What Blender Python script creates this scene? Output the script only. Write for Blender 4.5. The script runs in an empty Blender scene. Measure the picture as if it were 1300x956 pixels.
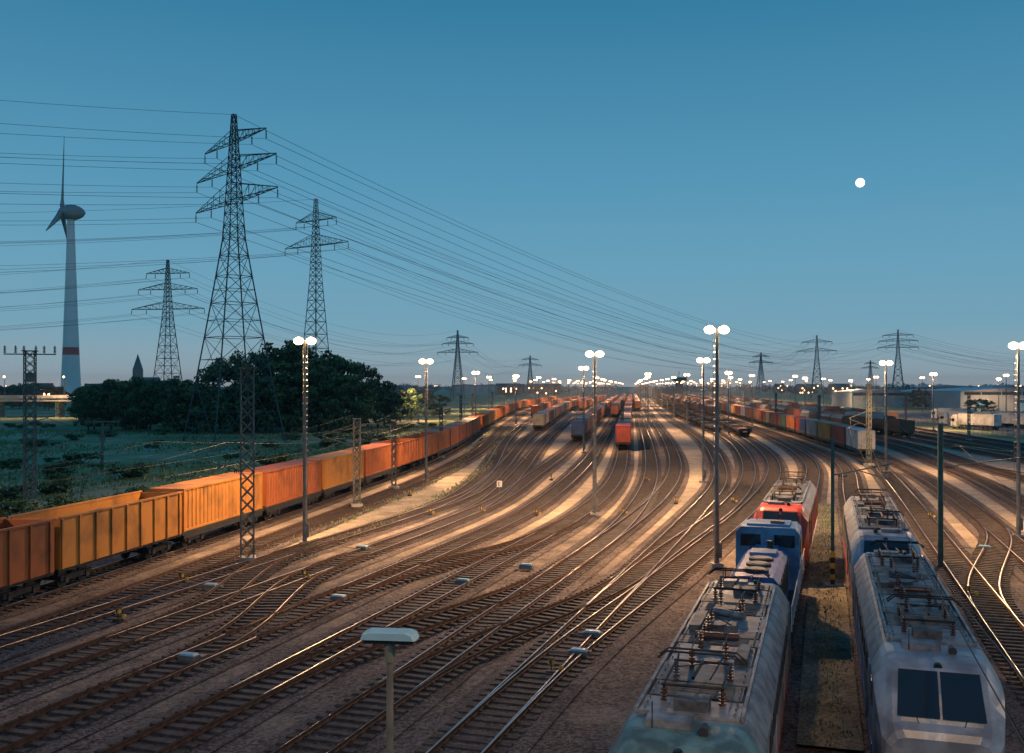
import bpy, math, random
import numpy as np
from mathutils import Vector, Matrix
random.seed(7); rng=np.random.default_rng(7)
F=1250.0; H=10.8; HZ=490.0
def G(px,py,z=0.0):
    d=F*(H-z)/(py-HZ); return ((px-650.0)/F*d, d)
def lin(c):
    return tuple(((x/255)/12.92 if x/255<=0.04045 else ((x/255+0.055)/1.055)**2.4) for x in c)
scn=bpy.context.scene
# ------------------------------------------------------------------ materials
def mat(name,col,rough=0.7,metal=0.0,var=0.25,scale=1.5,bump=0.0,bscale=20,coord='Object',col2=None,emis=None,es=0,detail=6,lo=0.35,hi=0.65,spec=0.5):
    m=bpy.data.materials.new(name); m.use_nodes=True; nt=m.node_tree; b=nt.nodes['Principled BSDF']
    b.inputs['Roughness'].default_value=rough; b.inputs['Metallic'].default_value=metal
    b.inputs['Specular IOR Level'].default_value=spec
    tc=nt.nodes.new('ShaderNodeTexCoord')
    if coord=='World':
        geo=nt.nodes.new('ShaderNodeNewGeometry'); src=geo.outputs['Position']
    else: src=tc.outputs['Object']
    n=nt.nodes.new('ShaderNodeTexNoise'); n.inputs['Scale'].default_value=scale; n.inputs['Detail'].default_value=detail
    nt.links.new(src,n.inputs['Vector'])
    r=nt.nodes.new('ShaderNodeValToRGB'); r.color_ramp.elements[0].position=lo; r.color_ramp.elements[1].position=hi
    c2=col2 if col2 else tuple(min(1,c*(1+var)) for c in col)
    c1=tuple(c*(1-var) for c in col) if not col2 else col
    r.color_ramp.elements[0].color=(*c1,1); r.color_ramp.elements[1].color=(*c2,1)
    nt.links.new(n.outputs['Fac'],r.inputs['Fac']); nt.links.new(r.outputs['Color'],b.inputs['Base Color'])
    if bump>0:
        n2=nt.nodes.new('ShaderNodeTexNoise'); n2.inputs['Scale'].default_value=bscale; n2.inputs['Detail'].default_value=4
        nt.links.new(src,n2.inputs['Vector'])
        bp=nt.nodes.new('ShaderNodeBump'); bp.inputs['Strength'].default_value=bump; bp.inputs['Distance'].default_value=0.05
        nt.links.new(n2.outputs['Fac'],bp.inputs['Height']); nt.links.new(bp.outputs['Normal'],b.inputs['Normal'])
    if emis:
        b.inputs['Emission Color'].default_value=(*emis,1); b.inputs['Emission Strength'].default_value=es
        m.cycles.emission_sampling='NONE'
    return m
def stones(name,cA,cB,scale,rough=0.9,large=0.06,bump=0.8):
    """gravel: voronoi stones tinted one by one, plus large soft patches"""
    m=bpy.data.materials.new(name); m.use_nodes=True; nt=m.node_tree; b=nt.nodes['Principled BSDF']
    b.inputs['Roughness'].default_value=rough; b.inputs['Specular IOR Level'].default_value=0.25
    geo=nt.nodes.new('ShaderNodeNewGeometry')
    v=nt.nodes.new('ShaderNodeTexVoronoi'); v.inputs['Scale'].default_value=scale
    nt.links.new(geo.outputs['Position'],v.inputs['Vector'])
    sp=nt.nodes.new('ShaderNodeSeparateColor'); nt.links.new(v.outputs['Color'],sp.inputs['Color'])
    r=nt.nodes.new('ShaderNodeValToRGB'); r.color_ramp.elements[0].color=(*cA,1); r.color_ramp.elements[1].color=(*cB,1)
    nt.links.new(sp.outputs['Red'],r.inputs['Fac'])
    n=nt.nodes.new('ShaderNodeTexNoise'); n.inputs['Scale'].default_value=large; n.inputs['Detail'].default_value=9; n.inputs['Roughness'].default_value=0.65
    nt.links.new(geo.outputs['Position'],n.inputs['Vector'])
    mr=nt.nodes.new('ShaderNodeMapRange'); mr.inputs['From Min'].default_value=0.3; mr.inputs['From Max'].default_value=0.7
    mr.inputs['To Min'].default_value=0.45; mr.inputs['To Max'].default_value=1.4
    nt.links.new(n.outputs['Fac'],mr.inputs['Value'])
    mx=nt.nodes.new('ShaderNodeMix'); mx.data_type='RGBA'; mx.blend_type='MULTIPLY'; mx.inputs['Factor'].default_value=1
    nt.links.new(r.outputs['Color'],mx.inputs['A']); nt.links.new(mr.outputs['Result'],mx.inputs['B'])
    nt.links.new(mx.outputs['Result'],b.inputs['Base Color'])
    bp=nt.nodes.new('ShaderNodeBump'); bp.inputs['Strength'].default_value=bump; bp.inputs['Distance'].default_value=0.05
    nt.links.new(v.outputs['Distance'],bp.inputs['Height']); bp.invert=True
    nt.links.new(bp.outputs['Normal'],b.inputs['Normal'])
    return m
M={}
M['ballast']=stones('track_ballast',(0.045,0.038,0.036),(0.22,0.175,0.16),11,large=0.16)
M['load']=stones('coal_load',(0.03,0.025,0.02),(0.10,0.08,0.06),9)
M['path']=stones('sand_path',(0.34,0.28,0.19),(0.55,0.46,0.34),10,large=0.35,bump=0.4)
M['walk']=stones('walkway_grit',(0.10,0.095,0.065),(0.27,0.23,0.17),12,large=0.5,bump=0.4)
M['sleeper']=mat('sleeper_wood',(0.065,0.052,0.047),0.85,var=0.45,scale=3,bump=0.3,coord='World')
M['railside']=mat('rusty_rail',(0.09,0.045,0.028),0.75,0.2,var=0.35,scale=4,coord='World')
M['railhead']=mat('polished_rail',(0.46,0.43,0.41),0.4,1.0,var=0.2,scale=0.4,coord='World')
M['galv']=mat('galvanised_steel',(0.17,0.18,0.175),0.6,0.3,var=0.25,scale=2)
M['pylon']=mat('pylon_steel',(0.06,0.085,0.09),0.6,0.3,var=0.2,scale=1)
M['wire']=mat('cable',(0.05,0.06,0.065),0.6,0.3,var=0.1)
M['darksteel']=mat('dark_steel',(0.035,0.037,0.04),0.6,0.3,var=0.3,scale=3)
M['black']=mat('black_rubber',(0.02,0.02,0.02),0.7,var=0.3)
M['insul']=mat('insulator_ceramic',(0.07,0.03,0.025),0.35,var=0.2)
M['concrete']=mat('concrete',(0.34,0.33,0.31),0.9,var=0.25,scale=0.8,bump=0.3,coord='World')
M['white']=mat('white_paint',(0.72,0.72,0.70),0.5,var=0.08,scale=2)
M['yellow']=mat('yellow_paint',(0.55,0.36,0.04),0.6,var=0.25)
M['red']=mat('red_paint',(0.50,0.045,0.03),0.45,var=0.15)
M['glass']=mat('dark_glass',(0.015,0.02,0.025),0.08,var=0.1,spec=0.8)
M['lamp']=mat('lit_lamp',(1,0.8,0.5),0.5,emis=(1.0,0.58,0.26),es=16)
M['lampfar']=mat('lit_lamp_far',(1,0.8,0.5),0.5,emis=(1.0,0.52,0.22),es=18)
M['trunk']=mat('bark',(0.07,0.05,0.035),0.9,var=0.3,scale=3)
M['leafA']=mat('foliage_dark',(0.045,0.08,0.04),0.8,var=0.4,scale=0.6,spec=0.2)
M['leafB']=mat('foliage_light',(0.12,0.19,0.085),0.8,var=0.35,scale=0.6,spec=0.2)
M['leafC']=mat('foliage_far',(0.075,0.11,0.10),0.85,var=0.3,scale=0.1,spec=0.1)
M['lampcap']=mat('lamp_housing_paint',(0.22,0.42,0.55),0.4,var=0.06,scale=3)
M['roofwhite']=mat('hall_roof_sheet',(0.55,0.57,0.60),0.5,var=0.12,scale=0.05)
M['hallwall']=mat('hall_wall_sheet',(0.30,0.33,0.36),0.6,var=0.15,scale=0.1)
M['brick']=mat('brickwork',(0.22,0.10,0.07),0.9,var=0.3,scale=1)
M['slate']=mat('slate_roof',(0.07,0.075,0.085),0.7,var=0.2)
# ------------------------------------------------------------------ mesh builder
class MB:
    def __init__(s): s.v=[]; s.f=[]; s.m=[]; s.n=0
    def add(s,vs,fs,mi=0):
        b=s.n; s.v.extend([tuple(p) for p in vs]); s.n+=len(vs)
        for f in fs: s.f.append(tuple(i+b for i in f)); s.m.append(mi)
    def box(s,c,d,mi=0,rz=0.0,taper=1.0):
        x,y,z=d[0]/2,d[1]/2,d[2]/2; ca,sa=math.cos(rz),math.sin(rz); vs=[]
        for sz in (-1,1):
            t=taper if sz>0 else 1.0
            for sx,sy in((-1,-1),(1,-1),(1,1),(-1,1)):
                px,py=sx*x*t,sy*y*t
                vs.append((c[0]+px*ca-py*sa,c[1]+px*sa+py*ca,c[2]+sz*z))
        s.add(vs,[(3,2,1,0),(4,5,6,7),(0,1,5,4),(1,2,6,5),(2,3,7,6),(3,0,4,7)],mi)
    def cyl(s,p0,p1,r0,r1=None,n=8,mi=0,caps=True):
        if r1 is None: r1=r0
        p0=Vector(p0);p1=Vector(p1);d=(p1-p0)
        if d.length<1e-6: return
        d.normalize(); a=Vector((0,0,1)) if abs(d.z)<0.95 else Vector((1,0,0))
        u=d.cross(a).normalized(); w=d.cross(u); vs=[]
        for p,r in((p0,r0),(p1,r1)):
            for i in range(n):
                t=2*math.pi*i/n; vs.append(p+(u*math.cos(t)+w*math.sin(t))*r)
        fs=[(i,(i+1)%n,n+(i+1)%n,n+i) for i in range(n)]
        if caps: fs+= [tuple(range(n))[::-1],tuple(range(n,2*n))]
        s.add(vs,fs,mi)
    def beam(s,p0,p1,r=0.05,mi=0): s.cyl(p0,p1,r,r,4,mi,False)
    def tube(s,pts,r,n=4,mi=0):
        k=len(pts); vs=[]
        P=[Vector(p) for p in pts]
        for i,p in enumerate(P):
            d=(P[min(i+1,k-1)]-P[max(i-1,0)]).normalized()
            a=Vector((0,0,1)) if abs(d.z)<0.95 else Vector((1,0,0))
            u=d.cross(a).normalized(); w=d.cross(u)
            for j in range(n):
                t=2*math.pi*j/n; vs.append(p+(u*math.cos(t)+w*math.sin(t))*r)
        fs=[(i*n+j,i*n+(j+1)%n,(i+1)*n+(j+1)%n,(i+1)*n+j) for i in range(k-1) for j in range(n)]
        s.add(vs,fs,mi)
    def ball(s,c,r,mi=0,nu=10,nv=6,sz=1.0):
        vs=[(c[0],c[1],c[2]-r*sz)]
        for j in range(1,nv):
            ph=-math.pi/2+math.pi*j/nv
            for i in range(nu):
                t=2*math.pi*i/nu; vs.append((c[0]+r*math.cos(ph)*math.cos(t),c[1]+r*math.cos(ph)*math.sin(t),c[2]+r*sz*math.sin(ph)))
        vs.append((c[0],c[1],c[2]+r*sz)); fs=[]
        for i in range(nu): fs.append((0,1+(i+1)%nu,1+i))
        for j in range(nv-2):
            for i in range(nu): fs.append((1+j*nu+i,1+j*nu+(i+1)%nu,1+(j+1)*nu+(i+1)%nu,1+(j+1)*nu+i))
        L=len(vs)-1; b=1+(nv-2)*nu
        for i in range(nu): fs.append((L,b+i,b+(i+1)%nu))
        s.add(vs,fs,mi)
    def mesh(s,name,mats,smooth=False):
        me=bpy.data.meshes.new(name); me.from_pydata(s.v,[],s.f)
        for m in mats: me.materials.append(M[m] if isinstance(m,str) else m)
        me.polygons.foreach_set('material_index',s.m)
        if smooth: me.polygons.foreach_set('use_smooth',[True]*len(s.f))
        me.update(); return me
    def obj(s,name,mats,loc=(0,0,0),rz=0.0,smooth=False):
        return inst(name,s.mesh(name,mats,smooth),loc,rz)
def inst(name,me,loc=(0,0,0),rz=0.0,sc=1.0):
    o=bpy.data.objects.new(name,me); o.location=loc; o.rotation_euler=(0,0,rz)
    o.scale=(sc,sc,sc) if not isinstance(sc,tuple) else sc
    scn.collection.objects.link(o); return o
def sheet(name,poly,z,m):
    b=MB(); b.add([(p[0],p[1],z) for p in poly],[tuple(range(len(poly)))],0); return b.obj(name,[m])
# ------------------------------------------------------------------ world
w=bpy.data.worlds.new('World'); scn.world=w; w.use_nodes=True; nt=w.node_tree; nt.nodes.clear()
out=nt.nodes.new('ShaderNodeOutputWorld'); bg=nt.nodes.new('ShaderNodeBackground'); bg2=nt.nodes.new('ShaderNodeBackground')
tc=nt.nodes.new('ShaderNodeTexCoord'); sx=nt.nodes.new('ShaderNodeSeparateXYZ'); nt.links.new(tc.outputs['Generated'],sx.inputs[0])
cr=nt.nodes.new('ShaderNodeValToRGB'); nt.links.new(sx.outputs['Z'],cr.inputs['Fac'])
stops=[(0.0,(172,174,176)),(0.018,(150,172,182)),(0.06,(118,166,188)),(0.12,(104,161,189)),(0.20,(86,151,184)),(0.36,(52,125,163)),(0.7,(36,100,144)),(1.0,(32,88,132))]
e=cr.color_ramp.elements; e[0].position=0; e[0].color=(*lin(stops[0][1]),1); e[1].position=1; e[1].color=(*lin(stops[-1][1]),1)
for p,c in stops[1:-1]:
    k=e.new(p); k.color=(*lin(c),1)
nt.links.new(cr.outputs['Color'],bg.inputs['Color']); bg.inputs['Strength'].default_value=0.97
sky=nt.nodes.new('ShaderNodeTexSky'); sky.sky_type='NISHITA'; sky.sun_disc=False
sky.sun_elevation=math.radians(0.5); sky.sun_rotation=math.radians(-60); sky.air_density=1.5; sky.dust_density=1.0
nt.links.new(sky.outputs[0],bg2.inputs['Color']); bg2.inputs['Strength'].default_value=0.006
ad=nt.nodes.new('ShaderNodeAddShader'); nt.links.new(bg.outputs[0],ad.inputs[0]); nt.links.new(bg2.outputs[0],ad.inputs[1]); nt.links.new(ad.outputs[0],out.inputs['Surface'])
sd=bpy.data.lights.new('sun','SUN'); sd.energy=0.04; sd.angle=math.radians(20); sd.color=(1.0,0.85,0.7)
so=bpy.data.objects.new('sun',sd); so.rotation_euler=(math.radians(80),0,math.radians(60)); scn.collection.objects.link(so)
# ------------------------------------------------------------------ camera
cd=bpy.data.cameras.new('camera'); cam=bpy.data.objects.new('camera',cd); scn.collection.objects.link(cam)
cam.location=(0,0,H); cam.rotation_euler=(math.radians(90),0,0); cd.sensor_width=36; cd.lens=36*F/1300.0
cd.shift_y=(490-478)/1300.0; cd.clip_end=20000; cd.clip_start=0.2; scn.camera=cam
scn.view_settings.view_transform='Standard'; scn.view_settings.look='None'; scn.view_settings.exposure=0
# ------------------------------------------------------------------ track paths
def k1pt(k,py): return (1045+k*(py-490)/H, py)
def near(k,ys): return [k1pt(k,y) for y in ys]
NY=[955,860,780,720,680]
T={}
T['A']=[(-420,905),(-200,838),(0,772),(220,700),(440,626),(560,579),(620,541),(662,520)]
T['C1']=near(-34,[955,860,780,720,680,645])+[(612,608),(628,585),(641,562),(664,540),(700,520)]
T['C1b']=near(-34,[665,650])+[(592,634),(628,606),(650,580),(669,558),(690,543),(720,522)]
T['C2']=near(-29.3,NY+[655])+[(650,612),(675,580),(692,560),(714,540),(742,520)]
T['C2b']=near(-29.3,[690,670])+[(630,640),(668,612),(705,585),(735,560),(752,542),(772,520)]
T['C3']=near(-24.6,NY+[660])+[(722,612),(748,585),(764,560),(778,535),(785,520)]
T['C4']=near(-19.9,NY+[660])+[(777,618),(788,592),(791,572),(796,540),(799,520)]
T['C5']=near(-15,NY)+[(812,642),(826,610),(825,575),(815,540),(809,520)]
T['C5b']=near(-15,[740,700,680])+[(823,648),(851,616),(858,592),(848,562),(828,532),(821,520)]
T['C6']=near(-10.6,[955,860,780,720,690])+[(888,648),(912,620),(914,595),(895,562),(850,532),(835,520)]
T['C8']=near(-10.6,[800,760])+[(842,705),(912,658),(946,620),(950,590),(925,558),(864,530),(848,520)]
T['C7']=near(-10.6,[870,830])+[(808,765),(900,692),(955,645),(983,605),(975,578),(926,545),(872,525),(862,520)]
T['L']=near(-2.7,[955,860])+near(-2.55,[780])+near(-2.25,[720])+near(-1.95,[680])+near(-1.65,[645])+[(1029,616),(1033,600),(1020,580),(976,555),(912,532),(876,520)]
T['R']=near(2.8,[955,860,780,720,680,640,620])+[(1079,603),(1062,585),(1013,562),(925,532),(889,520)]
T['R1']=near(8.0,[955,860,780,720,680,640])+[(1128,606),(1101,583),(1043,562),(903,520)]
T['R2']=near(12.8,[955,860,780,720,680,640])+[(1182,612),(1133,587),(1080,564),(917,520)]
T['R3']=near(18,[955,860,780,720,680,640])+[(1245,612),(1192,590),(1140,569),(931,520)]
T['R4']=near(23.5,[955,860,780,720,680,650])+[(1340,620),(1240,592),(1170,569),(945,520)]
for i,k in enumerate([56,61,66,71]):
    T['S%d'%i]=[(803+k*(y-490)/H,y) for y in (680,640,610,580,550,530,520)]
def xo(ka,kb,ya,yb):
    return near(ka,[ya+70,ya+30,ya])+near(kb,[yb,yb-15,yb-28])
T['X1']=xo(-15,-10.6,850,745)
T['X2']=xo(-19.9,-15,860,740)
T['X3']=xo(-24.6,-29.3,820,735)
T['X4']=xo(-29.3,-34,780,715)
T['X5']=xo(-24.6,-19.9,745,690)
T['X6']=xo(8,12.8,760,680)
def build_path(pts,ext=True):
    P=[np.array(G(*p)) for p in pts]
    if ext:
        d=P[1]-P[0]; d/=np.linalg.norm(d)
        if P[0][1]<40: P.insert(0,P[0]-d*25)
        last=P[-1]; dirv=np.array([153/F,1.0])
        if last[1]>400:
            for y in (600,800,1100,1500): P.append(last+dirv*(y-last[1]))
    P=np.array(P); out=[]
    Q=np.vstack([2*P[0]-P[1],P,2*P[-1]-P[-2]])
    for i in range(1,len(Q)-2):
        p0,p1,p2,p3=Q[i-1:i+3]
        t0=0;t1=t0+np.linalg.norm(p1-p0)**.5;t2=t1+np.linalg.norm(p2-p1)**.5;t3=t2+np.linalg.norm(p3-p2)**.5
        n=max(2,int(np.linalg.norm(p2-p1)/1.0))
        for t in np.linspace(t1,t2,n,endpoint=False):
            A1=(t1-t)/(t1-t0)*p0+(t-t0)/(t1-t0)*p1;A2=(t2-t)/(t2-t1)*p1+(t-t1)/(t2-t1)*p2;A3=(t3-t)/(t3-t2)*p2+(t-t2)/(t3-t2)*p3
            B1=(t2-t)/(t2-t0)*A1+(t-t0)/(t2-t0)*A2;B2=(t3-t)/(t3-t1)*A2+(t-t1)/(t3-t1)*A3
            out.append((t2-t)/(t2-t1)*B1+(t-t1)/(t2-t1)*B2)
    out.append(P[-1]); out=np.array(out)
    L=np.concatenate([[0],np.cumsum(np.linalg.norm(np.diff(out,axis=0),axis=1))])
    s=np.arange(0,L[-1],1.0); R=np.stack([np.interp(s,L,out[:,0]),np.interp(s,L,out[:,1])],1)
    for it in range(110 if len(R)>120 else 25):
        R[1:-1]=0.5*R[1:-1]+0.25*(R[:-2]+R[2:])
    return R
PATH={k:build_path(v) for k,v in T.items()}
def tang(R):
    d=np.gradient(R,axis=0); return d/np.linalg.norm(d,axis=1)[:,None]
def offset(R,o):
    t=tang(R); return R+np.stack([t[:,1],-t[:,0]],1)*o
PATH['B']=offset(PATH['A'],4.8)
PATH['A0']=offset(PATH['A'],-4.8)
def smp(R,s):
    s=max(0,min(len(R)-1.001,s)); i=int(s); f=s-i
    p=R[i]*(1-f)+R[i+1]*f; d=R[min(i+1,len(R)-1)]-R[i]; return p,math.atan2(-d[0],d[1])
def s_at_y(R,y): return float(np.argmin(np.abs(R[:,1]-y)))
RT=0.27
def sweep(b,R,prof,z0,mi,step_fn):
    idx=[];i=0
    while i<len(R)-1: idx.append(i); i+=step_fn(R[i][1])
    idx.append(len(R)-1); t=tang(R); nrm=np.stack([t[:,1],-t[:,0]],1); n=len(prof); vs=[]
    for i in idx:
        for (o,z) in prof:
            p=R[i]+nrm[i]*o; vs.append((p[0],p[1],z+z0))
    fs=[]
    for a in range(len(idx)-1):
        for j in range(n-1):
            fs.append((a*n+j,(a+1)*n+j,(a+1)*n+j+1,a*n+j+1))
    b.add(vs,fs,mi)
def track(name,R,i,ballast=True):
    b=MB(); dz=i*0.0021
    st=lambda y: 2 if y<250 else (6 if y<500 else 25)
    if ballast: sweep(b,R,[(-1.8,0.0),(-1.4,0.06),(1.4,0.06),(1.8,0.0)],dz,0,st)
    for o in(-0.7525,0.7525):
        sweep(b,R,[(o-0.06,0.11),(o-0.035,0.14),(o-0.035,RT-0.012)],dz,2,st)
        sweep(b,R,[(o+0.035,RT-0.012),(o+0.035,0.14),(o+0.06,0.11)],dz,2,st)
        sweep(b,R,[(o-0.035,RT-0.012),(o-0.03,RT),(o+0.03,RT),(o+0.035,RT-0.012)],dz*0.3,3,st)
    s=0.3
    while s<len(R)-1:
        p,h=smp(R,s)
        if p[1]>260: break
        b.box((p[0],p[1],0.06+dz+random.uniform(-.01,.004)),(2.55+random.uniform(-.06,.06),0.26,0.1),1,h+random.uniform(-.02,.02)); s+=0.62
        if p[1]<75:   # rail fastenings
            for o in(-0.7525,0.7525):
                for q in(-.11,.11): b.box((p[0]+(o+q)*math.cos(h),p[1]+(o+q)*math.sin(h),.125+dz),(.07,.12,.05),2,h)
    return b.obj(name,['ballast','sleeper','railside','railhead'])
for i,k in enumerate(PATH): track('railway_track',PATH[k],i+1,not k.startswith('X'))
# ------------------------------------------------------------------ ground
def ground_mat():
    m=bpy.data.materials.new('meadow'); m.use_nodes=True; nt=m.node_tree; b=nt.nodes['Principled BSDF']; b.inputs['Roughness'].default_value=0.95
    b.inputs['Specular IOR Level'].default_value=0.1
    g=nt.nodes.new('ShaderNodeNewGeometry')
    n=nt.nodes.new('ShaderNodeTexNoise'); n.inputs['Scale'].default_value=0.04; n.inputs['Detail'].default_value=10; n.inputs['Roughness'].default_value=0.72
    nt.links.new(g.outputs['Position'],n.inputs['Vector'])
    r=nt.nodes.new('ShaderNodeValToRGB'); el=r.color_ramp.elements
    el[0].position=0.36; el[0].color=(0.11,0.17,0.08,1); el[1].position=0.62; el[1].color=(0.44,0.40,0.28,1)
    k=el.new(0.48); k.color=(0.23,0.29,0.14,1)
    nt.links.new(n.outputs['Fac'],r.inputs['Fac']); nt.links.new(r.outputs['Color'],b.inputs['Base Color'])
    n2=nt.nodes.new('ShaderNodeTexNoise'); n2.inputs['Scale'].default_value=1.4; n2.inputs['Detail'].default_value=6
    nt.links.new(g.outputs['Position'],n2.inputs['Vector'])
    bp=nt.nodes.new('ShaderNodeBump'); bp.inputs['Strength'].default_value=0.4; bp.inputs['Distance'].default_value=0.3
    nt.links.new(n2.outputs['Fac'],bp.inputs['Height']); nt.links.new(bp.outputs['Normal'],b.inputs['Normal'])
    return m
def yard_mat():
    m=bpy.data.materials.new('yard_gravel'); m.use_nodes=True; nt=m.node_tree; b=nt.nodes['Principled BSDF']; b.inputs['Roughness'].default_value=0.9
    b.inputs['Specular IOR Level'].default_value=0.2
    g=nt.nodes.new('ShaderNodeNewGeometry')
    v=nt.nodes.new('ShaderNodeTexVoronoi'); v.inputs['Scale'].default_value=10; nt.links.new(g.outputs['Position'],v.inputs['Vector'])
    sc=nt.nodes.new('ShaderNodeSeparateColor'); nt.links.new(v.outputs['Color'],sc.inputs['Color'])
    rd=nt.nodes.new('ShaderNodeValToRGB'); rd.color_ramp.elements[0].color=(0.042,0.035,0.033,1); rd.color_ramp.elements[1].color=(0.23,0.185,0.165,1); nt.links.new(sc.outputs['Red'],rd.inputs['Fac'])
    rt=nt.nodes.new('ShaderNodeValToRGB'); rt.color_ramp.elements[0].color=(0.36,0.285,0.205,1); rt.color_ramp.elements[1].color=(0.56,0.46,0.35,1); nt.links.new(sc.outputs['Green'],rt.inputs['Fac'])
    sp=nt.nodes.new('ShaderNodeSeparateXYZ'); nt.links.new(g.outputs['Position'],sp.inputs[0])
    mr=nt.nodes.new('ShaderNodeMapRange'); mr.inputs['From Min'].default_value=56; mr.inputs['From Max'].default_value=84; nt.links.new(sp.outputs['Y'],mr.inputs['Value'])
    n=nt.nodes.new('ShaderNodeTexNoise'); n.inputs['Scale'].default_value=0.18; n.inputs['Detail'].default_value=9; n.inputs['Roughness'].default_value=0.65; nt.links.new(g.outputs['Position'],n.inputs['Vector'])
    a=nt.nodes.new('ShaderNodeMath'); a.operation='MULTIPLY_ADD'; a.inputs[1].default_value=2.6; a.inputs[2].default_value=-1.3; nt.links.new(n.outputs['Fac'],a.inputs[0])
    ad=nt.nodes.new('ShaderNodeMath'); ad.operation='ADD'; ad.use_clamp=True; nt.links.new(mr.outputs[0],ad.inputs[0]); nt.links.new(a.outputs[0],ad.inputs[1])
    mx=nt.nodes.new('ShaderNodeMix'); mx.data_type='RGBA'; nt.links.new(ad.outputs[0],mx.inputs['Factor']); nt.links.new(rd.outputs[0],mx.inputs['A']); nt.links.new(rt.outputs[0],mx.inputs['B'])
    n3=nt.nodes.new('ShaderNodeTexNoise'); n3.inputs['Scale'].default_value=0.6; n3.inputs['Detail'].default_value=8; n3.inputs['Roughness'].default_value=.7; nt.links.new(g.outputs['Position'],n3.inputs['Vector'])
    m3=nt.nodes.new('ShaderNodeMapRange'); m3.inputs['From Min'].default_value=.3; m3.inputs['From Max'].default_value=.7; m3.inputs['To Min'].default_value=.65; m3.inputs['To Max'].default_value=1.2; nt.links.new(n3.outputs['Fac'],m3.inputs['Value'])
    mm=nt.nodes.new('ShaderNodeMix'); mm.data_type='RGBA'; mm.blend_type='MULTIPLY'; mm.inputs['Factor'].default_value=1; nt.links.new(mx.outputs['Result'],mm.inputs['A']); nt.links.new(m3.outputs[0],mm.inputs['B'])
    nt.links.new(mm.outputs['Result'],b.inputs['Base Color'])
    bp=nt.nodes.new('ShaderNodeBump'); bp.inputs['Strength'].default_value=0.7; bp.inputs['Distance'].default_value=0.04; bp.invert=True
    nt.links.new(v.outputs['Distance'],bp.inputs['Height']); nt.links.new(bp.outputs['Normal'],b.inputs['Normal'])
    return m
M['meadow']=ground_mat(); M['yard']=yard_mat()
M['asphalt']=mat('asphalt',(0.12,0.12,0.12),0.85,var=0.25,scale=0.3,coord='World')
sheet('ground',[(-9000,-200),(9000,-200),(9000,12000),(-9000,12000)],-0.06,'meadow')
Aoff=offset(PATH['A'],-8.2)
b=MB(); n=60; vs=[(-90,-60,-0.03),(85,-60,-0.03)]
for i in range(n):
    ia=int(i/(n-1)*(len(Aoff)-1)); y=Aoff[ia][1]
    vs+= [(Aoff[ia][0],y,-0.03),(76+y*153/F,y,-0.03)]
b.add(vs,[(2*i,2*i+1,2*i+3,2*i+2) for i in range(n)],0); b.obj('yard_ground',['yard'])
sheet('lorry_park_pavement',[(104,170),(400,170),(400,430),(140,430)],-0.02,'asphalt')
def strip(name,pathpts,wd,z,m):
    R=build_path(pathpts,False); b=MB(); sweep(b,R,[(-wd/2,0),(wd/2,0)],z,0,lambda y:3); return b.obj(name,[m])
FPP=[(300,722),(400,688),(480,655),(560,618),(600,592),(615,565),(640,542)]
strip('footpath',FPP,3.0,0.002,'path')
b=MB(); R=build_path(near(0.2,[955,860,780,720,680,640]),False); sweep(b,R,[(-0.95,0),(-0.95,0.14),(0.95,0.14),(0.95,0)],0.0,0,lambda y:3); b.obj('service_walkway',['walk'])
FPt=build_path(FPP,False); b=MB(); s=0
while s<len(FPt)-2:
    p,h=smp(FPt,s); b.box((p[0]-2.2*math.cos(h),p[1]-2.2*math.sin(h),.04),(.42,.96,.12),0,h+random.uniform(-.02,.02)); s+=1.0
b.obj('cable_trough',['concrete'])
# ------------------------------------------------------------------ flood-light masts
def add_light(parent,z,e,r=0.3,y=0.7):
    l=bpy.data.lights.new('luminaire_light','SPOT'); l.energy=e; l.color=(1.0,0.57,0.27); l.shadow_soft_size=r; l.spot_size=math.radians(164); l.spot_blend=0.5
    o=bpy.data.objects.new('luminaire_light',l); o.location=(0,y,z); o.parent=parent; scn.collection.objects.link(o); return o
def mast_mesh(h,br,ladder=True):
    b=MB()
    b.cyl((0,0,-.1),(0,0,h*0.5),0.16,0.12,10,0); b.cyl((0,0,h*0.5),(0,0,h),0.115,0.075,10,0)
    b.box((0,0,0.1),(0.7,0.7,0.3),2); b.box((0.2,0,1.0),(0.18,0.25,0.9),0)
    b.cyl((-0.55,0,h-0.1),(0.55,0,h-0.1),0.05,n=6,mi=0)
    for sx in(-1,1):
        b.box((sx*0.42,0,h+0.1),(0.56,0.40,0.16),0,0,0.75)
        b.ball((sx*0.42,0,h-0.04),br,1,14,8,0.75)
    if ladder:
        for sx in(-0.16,0.16): b.beam((sx,0.24,1.5),(sx,0.24,h-0.4),0.018,0)
        z=1.6
        while z<h-0.5: b.beam((-0.16,0.24,z),(0.16,0.24,z),0.014,0); z+=0.4
    return b
LE=20000
nearm=[(387,692,13.9),(541,612,13.6),(755,655,13.5),(741,575,13.7),(893,613,13.7),(910,720,14.2),(1125,600,13.7),(1185,546,13.7),(1268,523,13.7),(1293,683,13.7),(604,553,13.7),(925,553,13.7),(655,538,13.6),(1022,527,13.7),(1080,515,13.7)]
for px,py,h in nearm:
    x,y=G(px,py)
    o=mast_mesh(h,0.29+0.0008*y).obj('added_fill_mast',['galv','lamp','concrete'],(x,y,0),random.uniform(-.3,.3)+0.2)
    add_light(o,h-0.55,LE)
for x,y,h in [(-38,40,13.9),(6.2,8,14.2),(-12,6,14),(33,24,14)]:  # masts added out of view to light the left-hand train and locomotive roofs
    o=mast_mesh(h,0.3).obj('added_fill_mast',['galv','lamp','concrete'],(x,y,0),0.2)
    add_light(o,h-0.55,LE*(0.4 if x<-30 else 0.16))
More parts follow.
